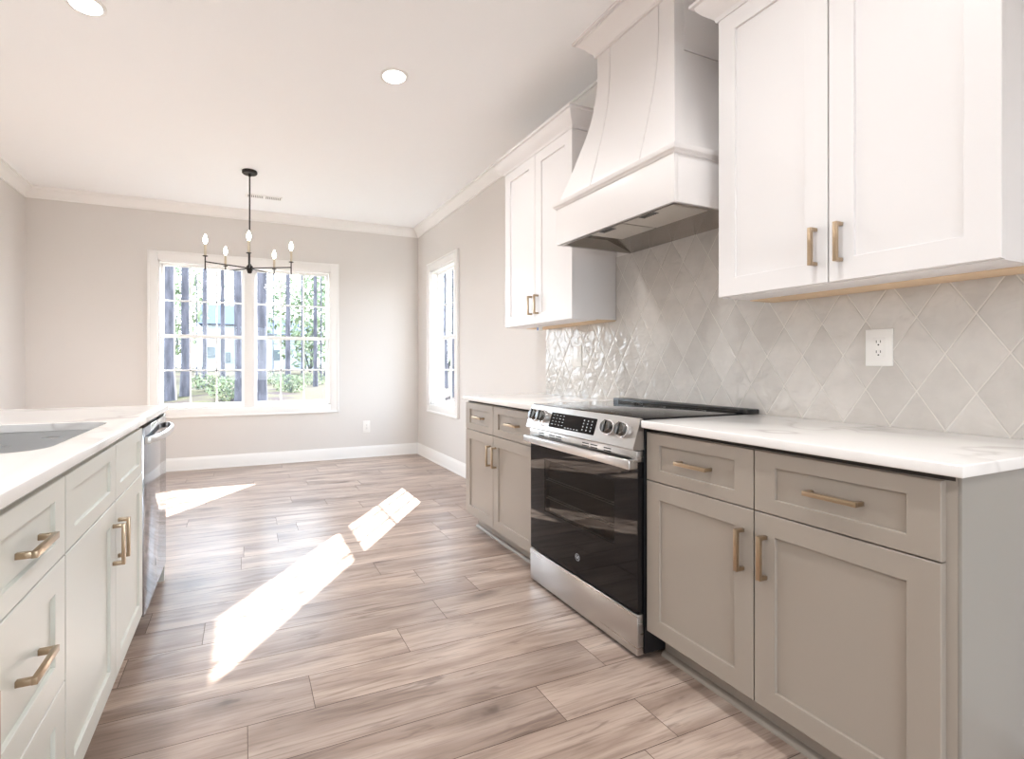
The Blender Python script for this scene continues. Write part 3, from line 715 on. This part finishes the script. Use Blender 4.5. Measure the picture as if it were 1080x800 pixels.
# cabinet beyond the frame that closes the island at the near end
t = island_cab('plain island cabinet at the near end behind the drawer bank', 0.56, 0.9975)
ibody(t, 0.56, 0.9975); fronts(t, 1, XI, [0.565, 0.996], m, ['dd'], hand=[1])
# back panel of the island and far end
mb = MB(); mb.box(-3.060, -3.0405, 0.56, 2.958, 0.0, CB-0.001, 0.001); mb.box(-3.0405, XI-0.004, 2.9365, 2.955, 0, CB-0.001, 0.001)
e = mb.build('island_end_board', m, origin=(-3.05, 1.75, 0)); tag(e, 'painted island back and end board behind the dishwasher', 'island end board')
mb = MB(); mb.box(-3.06, XI-0.06, 2.955, 2.968, 0.0, 0.10, 0.002); mb.prism([(0, 0), (0, 0)], 0, 0) if False else None
mb.loops([[(XI-0.045, 2.955, 0), (XI-0.045, 2.975, 0), (XI-0.045, 2.975, 0.012), (XI-0.045, 2.968, 0.02), (XI-0.045, 2.955, 0.02)], [(-3.06, 2.955, 0), (-3.06, 2.975, 0), (-3.06, 2.975, 0.012), (-3.06, 2.968, 0.02), (-3.06, 2.955, 0.02)]])
mb.build('base_moulding', M['trim'], e)
# dishwasher
dw = thing('dishwasher', 'stainless steel dishwasher at the far end of the island', 'dishwasher', (-2.74, 2.63, 0))
WY0, WY1 = 2.3265, 2.9345
mb = MB(); mb.box(-3.03, -2.452, WY0, WY1, 0.10, CB-0.004, 0.002); mb.box(-3.03, -2.52, WY0+0.02, WY1-0.02, 0.0, 0.101); mb.build('body', M['black'], dw)
mb = MB(); mb.box(-2.4515, -2.4165, WY0+0.002, WY1-0.002, 0.100, 0.868, 0.003); dd = mb.build('door', M['steelz'], dw)
mb = MB(); nseg = 24; A = []
for k in range(nseg+1):
    f_ = k/nseg; y = WY0+0.014+(WY1-WY0-0.028)*f_
    bow = 0.018+0.040*(1-abs(2*f_-1)**3.2)
    x = -2.4165+bow; A.append([(x-0.012, y, 0.800), (x, y, 0.803), (x+0.002, y, 0.815), (x, y, 0.827), (x-0.012, y, 0.830)])
mb.loops(A)
for y in (WY0+0.020, WY1-0.020): mb.box(-2.417, -2.393, y-0.010, y+0.010, 0.801, 0.829, 0.003)
mb.build('handle', M['steel'], dd)
mb = MB(); mb.box(-2.4163, -2.4160, 2.606, 2.618, 0.205, 0.235); mb.build('emblem', M['darkmetal'], dd)
# island countertop with the sink cut-out
SX0, SX1, SY0, SY1 = -2.955, -2.500, 1.490, 2.195
CX0, CX1, CY0, CY1 = -3.50, IE, 0.53, 2.955
def rrect(x0, x1, y0, y1, r, seg=8):
    pts = []
    for cx_, cy_, a0 in ((x1-r, y1-r, 0), (x0+r, y1-r, PI/2), (x0+r, y0+r, PI), (x1-r, y0+r, 1.5*PI)):
        for k in range(seg+1): a = a0+k*PI/2/seg; pts.append((cx_+r*math.cos(a), cy_+r*math.sin(a)))
    return pts
mb = MB(); inner = rrect(SX0, SX1, SY0, SY1, 0.085, 8); nI = len(inner)
outer = []
for (x, y) in inner:           # push each cut-out point out to the slab edge
    pass
cxm, cym = (SX0+SX1)/2, (SY0+SY1)/2
def slab_outline(o_):           # same vertex count as the inner ring: rounded rectangle of the slab with tiny radius
    return rrect(CX0+o_, CX1-o_, CY0+o_, CY1-o_, 0.012, 8)
out0 = slab_outline(0)
Z = lambda pts, z: [(x, y, z) for x, y in pts]
e_ = 0.004
mb.loops([Z(inner, CB), Z(slab_outline(e_), CB), Z(out0, CB+e_), Z(out0, CT-e_), Z(slab_outline(e_*0.3), CT-e_*0.3), Z(slab_outline(e_), CT), Z(rrect(SX0-0.002, SX1+0.002, SY0-0.002, SY1+0.002, 0.087, 8), CT), Z(inner, CT-0.002), Z(inner, CB)], close0=False, close1=False)
bmesh.ops.remove_doubles(mb.bm, verts=mb.bm.verts, dist=1e-5)
tag(mb.build('countertop', M['quartz'], origin=(-2.9, 1.75, CB), ang=28), 'long white quartz island countertop with the sink cut-out', 'countertop')
sk = thing('kitchen_sink', 'undermount stainless steel sink in the white island counter', 'sink', (cxm, cym, 0.66))
mb = MB()
i2 = lambda o_, r_: rrect(SX0+o_, SX1-o_, SY0+o_, SY1-o_, r_, 8)
mb.loops([Z(i2(-0.018, 0.10), CB-0.0012), Z(i2(-0.004, 0.088), CB-0.0012), Z(i2(-0.004, 0.088), CB-0.006), Z(i2(0.0, 0.085), 0.70), Z(i2(0.012, 0.075), 0.675), Z(i2(0.04, 0.06), 0.664), Z(rrect(cxm-0.05, cxm+0.05, cym-0.05, cym+0.05, 0.0499, 8), 0.660)], close0=False, close1=True)
mb.build('basin', M['steel'], sk, ang=40)
mb = MB(); mb.lathe([(0.044, 0.6605), (0.044, 0.663), (0.036, 0.6635), (0.030, 0.661), (0.004, 0.661)], c=(cxm, cym, 0), seg=28); mb.build('drain', M['chrome'], sk)

# ------------------------------------------------------------------ outlets and switch
def plate(f, a, z, label, w=0.072, h=0.122, cat='outlet', name='wall_outlet', switch=False):
    """f(a, d, z): d into the room"""
    t = thing(name, label, cat, f(a, 0, z))
    def bx(mb, aa, ab, da, db, za, zb, b=0.0):
        p = f(aa, da, za); q = f(ab, db, zb); mb.box(p[0], q[0], p[1], q[1], p[2], q[2], b)
    mb = MB(); bx(mb, a-w/2, a+w/2, 0.0, 0.006, z-h/2, z+h/2, 0.0025); mb.build('plate', M['plastic'], t)
    mb = MB(); bx(mb, a-0.0175, a+0.0175, 0.005, 0.0078, z-0.034, z+0.034, 0.0012); r_ = mb.build('rocker' if switch else 'receptacle', M['plastic'], t)
    if not switch:
        mb = MB()
        for s in (-1, 1):
            zc2 = z+s*0.0175
            for q in (-1, 1): bx(mb, a+q*0.006-0.001, a+q*0.006+0.001, 0.0077, 0.0081, zc2-0.001, zc2+0.0075)
            p = f(a, 0.0077, zc2-0.008); q2 = f(a, 0.0081, zc2-0.008); mb.cyl(p, q2, 0.0026, seg=12)
        mb.build('slots', M['slot'], r_)
    return t
fR = lambda a, d, z: (-0.009-d, a, z)
fB = lambda a, d, z: (a, YB-d, z)
plate(fR, 1.006, 1.184, 'white double outlet on the diamond tiles below the right upper cabinet', w=0.080, h=0.128)
plate(fR, 2.682, 1.178, 'white switch plate on the tiles left of the range hood', w=0.088, h=0.138, cat='light switch', name='light_switch', switch=True)
plate(fB, -0.664, 0.372, 'white outlet low on the back wall beside the corner', w=0.088, h=0.143)

# under-cabinet wiring puck with a blue connector
t = thing('cabinet_light_connector', 'small white and blue connector hanging under the far upper cabinet', 'connector', (-0.2, 2.843, 1.381))
mb = MB(); mb.box(-0.214, -0.186, 2.825, 2.86, 1.350, 1.3845, 0.004); mb.build('housing', M['plastic'], t)
mb = MB(); mb.box(-0.2165, -0.190, 2.836, 2.849, 1.356, 1.376, 0.002); mb.build('blue_tab', M['blue'], t)

# ------------------------------------------------------------------ ceiling lights
def downlight(x, y, label, group='recessed lights in the kitchen ceiling', watts=30):
    t = thing('recessed_light', label, 'ceiling light', (x, y, ZC), group)
    mb = MB(); mb.lathe([(0.083, ZC-0.0002), (0.083, ZC-0.004), (0.079, ZC-0.006), (0.066, ZC-0.006), (0.064, ZC-0.003)], c=(x, y, 0), seg=40); mb.build('trim_ring', M['trim'], t)
    mb = MB(); mb.lathe([(0.064, ZC-0.0035), (0.064, ZC-0.0062), (0.060, ZC-0.0072), (0.02, ZC-0.0075)], c=(x, y, 0), seg=40); mb.build('lens', M['lens'], t)
    l = bpy.data.lights.new('downlight_lamp', 'AREA'); l.shape = 'DISK'; l.size = 0.13; l.energy = watts; l.color = (0.98, 0.99, 1.0); l.spread = math.radians(160)
    o = bpy.data.objects.new('downlight_lamp', l); sc.collection.objects.link(o); o.parent = t; o.location = (0, 0, -0.012)
DLW = 7.5
downlight(-1.222, 2.82, 'round recessed ceiling light nearest the range hood', watts=DLW)
downlight(-2.734, 2.82, 'round recessed ceiling light above the island, at the top left', watts=DLW)
for x, y in ((-1.222, 0.9), (-2.734, 0.9), (-1.222, -1.1), (-2.734, -1.1), (-1.222, -2.8), (-2.734, -2.8)):  # unseen downlights, added for bounce light in the room
    downlight(x, y, 'added round recessed ceiling light, out of view', watts=DLW)
vt = thing('ceiling_vent', 'small white slotted air vent on the ceiling behind the chandelier', 'vent', (-1.853, 5.355, ZC))
mb = MB(); mb.box(-2.03, -1.68, 5.305, 5.405, ZC-0.006, ZC-0.0003, 0.002); vf = mb.build('frame', M['trim'], vt)
mb = MB()
for x0 in (-2.01, -1.84):
    for q in range(9):
        x = x0+0.008+q*0.0165
        mb.box(x-0.0045, x+0.0045, 5.318, 5.392, ZC-0.0068, ZC-0.0058)
mb.build('louvres', M['ventgrey'], vf)

# ------------------------------------------------------------------ chandelier
CHX, CHY = -1.996, 4.69
ch = thing('chandelier', 'black five-arm candle chandelier hanging before the back window', 'chandelier', (CHX, CHY, ZC))
DM = M['darkmetal']
mb = MB(); mb.lathe([(0.062, ZC-0.0005), (0.064, ZC-0.006), (0.064, ZC-0.020), (0.058, ZC-0.026), (0.012, ZC-0.027)], c=(CHX, CHY, 0), seg=36); mb.build('canopy', DM, ch)
mb = MB(); mb.cyl((CHX, CHY, 1.96), (CHX, CHY, ZC-0.025), 0.0062, seg=14); mb.cyl((CHX, CHY, ZC-0.05), (CHX, CHY, ZC-0.025), 0.010, seg=14); mb.build('rod', DM, ch)
mb = MB(); mb.lathe([(0.006, 1.928), (0.014, 1.930), (0.020, 1.938), (0.020, 1.950), (0.026, 1.954), (0.026, 1.992), (0.020, 1.996), (0.012, 2.010), (0.007, 2.014)], c=(CHX, CHY, 0), seg=28); mb.build('hub', DM, ch)
ya = 0.3941; rv = Vector((math.cos(ya), -math.sin(ya), 0)); fv = Vector((math.sin(ya), math.cos(ya), 0)); RA = 0.36
for k in range(5):
    a = math.radians(3+72*k); d = rv*math.cos(a)+fv*math.sin(a); p = Vector((CHX, CHY, 0))+d*RA
    mb = MB(); mb.cyl((CHX+d.x*0.015, CHY+d.y*0.015, 1.975), (p.x, p.y, 1.985), 0.0048, seg=10)
    mb.cyl((p.x, p.y, 1.915), (p.x, p.y, 2.034), 0.0052, seg=12); arm = mb.build('arm', DM, ch)
    mb = MB(); mb.lathe([(0.005, 2.026), (0.020, 2.031), (0.021, 2.034), (0.014, 2.036)], c=(p.x, p.y, 0), seg=20); mb.build('drip_cup', DM, arm)
    mb = MB(); mb.cyl((p.x, p.y, 2.035), (p.x, p.y, 2.132), 0.0098, seg=18); mb.build('candle_sleeve', M['candle'], arm)
    mb = MB(); mb.lathe([(0.006, 2.130), (0.011, 2.142), (0.0165, 2.158), (0.0175, 2.168), (0.0150, 2.182), (0.009, 2.198), (0.003, 2.214)], c=(p.x, p.y, 0), seg=18); mb.build('bulb', M['bulb'], arm)
    l = bpy.data.lights.new('bulb_lamp', 'POINT'); l.energy = 9.0; l.shadow_soft_size = 0.02; l.color = (1.0, 0.97, 0.93)
    o = bpy.data.objects.new('bulb_lamp', l); sc.collection.objects.link(o); o.parent = arm; o.location = (p.x-CHX, p.y-CHY, 2.172-ZC)

# ------------------------------------------------------------------ outdoors
def gz(x, y):
    d = math.hypot(x+2, y); base = -0.40+0.9*min(1, max(0, (d-12)/50))
    return base + 0.35*math.exp(-((x+3.6)**2+(y-22)**2)/12) + 0.06*math.sin(x*0.7)*math.cos(y*0.5)
mb = MB(); bm = mb.bm; GX = [-40+2.5*i for i in range(45)]; GY = [-30+2.5*i for i in range(68)]
V = [[bm.verts.new((x, y, gz(x, y)-(0.15 if (-6 < x < 2 and -6 < y < 8) else 0))) for x in GX] for y in GY]
for j in range(len(GY)-1):
    for i_ in range(len(GX)-1): bm.faces.new((V[j][i_], V[j][i_+1], V[j+1][i_+1], V[j+1][i_]))
gr = mb.build('ground', M['ground']); tag(gr, kind='structure')
def tree(x, y, r, h, label, lean=0.0, group='pine trunks beyond the back window', seed=0, crown=True):
    rr = random.Random(seed); z0 = gz(x, y)-0.1; t = thing('pine_tree', label, 'tree', (x, y, z0), group)
    A = []; n = 14; ph = rr.uniform(0, 6)
    for k in range(n+1):
        f_ = k/n; z = z0+h*f_; rad = r*(1.0-0.45*f_)*(1.35 if k == 0 else 1.0)
        ox = lean*h*f_ + 0.04*r*math.sin(f_*9+ph); ring = []
        for q in range(14): a = 2*PI*q/14; rq = rad*(1+0.06*math.sin(3*a+ph+f_*4)); ring.append((x+ox+rq*math.cos(a), y+rq*math.sin(a), z))
        A.append(ring)
    mb = MB(); mb.loops(A); mb.build('trunk', M['bark'], t, ang=60)
    if crown:
        mb = MB(); top = z0+h
        for k in range(420):
            a = rr.uniform(0, 2*PI); e2 = rr.uniform(-1, 1); q = rr.uniform(0.3, 1)**0.5; R = 1.3
            c = Vector((x+lean*h+R*q*math.cos(a)*math.sqrt(1-e2*e2), y+R*q*math.sin(a)*math.sqrt(1-e2*e2), top-0.8+2.0*q*e2))
            u1 = Vector((rr.uniform(-1, 1), rr.uniform(-1, 1), rr.uniform(-1, 1))).normalized(); v1 = u1.orthogonal().normalized(); s = rr.uniform(0.12, 0.3)
            mb.face([c-u1*s-v1*s*0.4, c+u1*s-v1*s*0.4, c+u1*s+v1*s*0.4, c-u1*s+v1*s*0.4])
        mb.build('foliage', M['leaf'], t, sm=False)
    return t
CH = (-2.0422, 0.0)
def along(u, dist):
    r_ = (u-473.8)/520.55; dx = r_*math.cos(ya)+math.sin(ya); dy = -r_*math.sin(ya)+math.cos(ya); return CH[0]+dx*dist, dy*dist
specs = [(179, 17, 0.185, 'thick pine trunk at the left edge of the back window'), (195, 18, 0.15, 'straight pine trunk second from the left in the back window'),
 (215.5, 26, 0.13, 'slim pine trunk in the middle of the left sash, left of the blue roof'), (235, 28, 0.125, 'pale slim pine trunk in front of the blue roof'),
 (252.5, 15.5, 0.135, 'leaning dark pine trunk at the right of the left sash'), (276, 13.5, 0.15, 'thickest pine trunk just right of the window mullion'),
 (304, 24, 0.125, 'middle pine trunk in the right half of the window'), (332.5, 28, 0.115, 'slim pine trunk in the right part of the window'),
 (338.5, 34, 0.06, 'thin trunk at the far right of the back window'), (207.5, 36, 0.05, 'thin far trunk between the second and third pines'),
 (318.5, 36, 0.065, 'thin far trunk left of the slim pine at right'), (288, 44, 0.05, 'hair-thin far trunk right of the thickest pine')]
for k, (u, d, r_, lb) in enumerate(specs):
    x, y = along(u, d); tree(x, y, r_, 15+k % 4, lb, lean=(-0.012 if k == 4 else 0.003*((k % 3)-1)), seed=k)
for k, (u, d) in enumerate(((462, 19), (479, 21), (470, 27))):
    x, y = along(u, d); tree(x, y, 0.13, 15, ('pine trunk seen through the side window, left', 'pine trunk seen through the side window, right', 'far pine trunk seen through the side window')[k], group='pines beyond the side window', seed=50+k, crown=False)
def leafy(name, x, y, z, rx, rz, n, s0, m, label, cat, group, seed):
    rr = random.Random(seed); t = thing(name, label, cat, (x, y, z), group); mb = MB()
    for k in range(n):
        a = rr.uniform(0, 2*PI); e2 = rr.uniform(-1, 1); q = rr.uniform(0.15, 1)**0.45; w_ = math.sqrt(1-e2*e2)
        c = Vector((x+rx*q*math.cos(a)*w_, y+rx*q*math.sin(a)*w_, z+rz*(1+q*e2)))
        u1 = Vector((rr.uniform(-1, 1), rr.uniform(-1, 1), rr.uniform(-1, 1))).normalized(); v1 = u1.orthogonal().normalized(); s = s0*rr.uniform(0.6, 1.4)
        mb.face([c-u1*s, c-v1*s*0.5, c+u1*s, c+v1*s*0.5])
    mb.build('foliage', m, t, sm=False)
    mb = MB(); zg = gz(x, y)-0.1
    if z > zg+0.5: mb.cyl((x, y, zg-0.3), (x, y, z+rz), 0.16, 0.07, seg=10)
    for k in range(5): a = k*1.256; mb.cyl((x, y, z-0.05), (x+rx*0.5*math.cos(a), y+rx*0.5*math.sin(a), z+rz*1.2), 0.02*rx+0.01, 0.006, seg=6)
    mb.build('branches', M['bark'], t)
for k, (u, d, rx, rz, lb) in enumerate(((222, 20, 1.0, 0.34, 'low dark shrub in the left lower sash'), (243, 17, 0.75, 0.42, 'brownish shrub left of the window mullion'), (306, 22, 0.8, 0.42, 'round shrub at the foot of the middle pine'),
        (288, 30, 1.3, 0.4, 'sunny shrub right of the thickest trunk'), (327, 30, 1.2, 0.4, 'sunny shrub below the slim pine at right'), (341, 40, 1.8, 1.2, 'tall loose shrub at the right edge of the window'))):
    x, y = along(u, d); leafy('shrub', x, y, gz(x, y)-0.05, rx, rz, 700, 0.055, M['shrubleaf'], lb, 'shrub', 'shrubs in the yard', 20+k)
for k, (u, d, rx, rz, zb, lb) in enumerate(((168, 48, 4.5, 6.5, 0.6, 'leafy light green tree left of the far house'), (186, 92, 6, 8, 3, 'leafy light green tree behind the second pine'), (232, 120, 7.5, 7, 11, 'light green treetops above the blue roof'),
        (300, 115, 7, 9, 3, 'light green tree behind the right part of the window'), (327, 47, 4, 5, 0.5, 'light green tree at the right of the back window'), (362, 51, 4.5, 6, 0.6, 'light green tree outside at the right edge of the back window'), (470, 55, 7, 7, 0, 'light green tree beyond the side window'))):
    x, y = along(u, d); leafy('leafy_tree', x, y, zb, rx, rz/1.0, 1500, 0.30, M['leaf'], lb, 'tree', 'light green trees far behind the pines', 40+k)
# far house
hs = thing('house', 'white house with a blue grey roof far beyond the pines', 'house', (-1.5, 66, 0.3))
def hbox(x0, x1, y0, y1, z0, z1, zr_, m1='siding'):
    mb = MB(); mb.box(x0, x1, y0, y1, z0, z1); b_ = mb.build('wall', M[m1], hs)
    mb = MB(); ym = (y0+y1)/2; o_ = 0.5
    mb.loops([[(x0-o_, y0-o_, z1), (x0-o_, ym, zr_), (x0-o_, y1+o_, z1)], [(x1+o_, y0-o_, z1), (x1+o_, ym, zr_), (x1+o_, y1+o_, z1)]]); mb.build('roof', M['roof'], hs, sm=False)
hbox(-6.5, -0.2, 64, 72, 0.0, 5.9, 8.6); hbox(0.2, 6.0, 63, 70, 0.0, 4.8, 6.9)
for (x, z) in ((-5.6, 2.6), (-3.9, 2.0), (1.6, 2.3)):
    mb = MB(); mb.box(x-0.4, x+0.4, 63.9 if x < 0 else 62.9, 64.02 if x < 0 else 63.02, z-0.6, z+0.6); mb.build('house_window', M['darkpane'], hs)
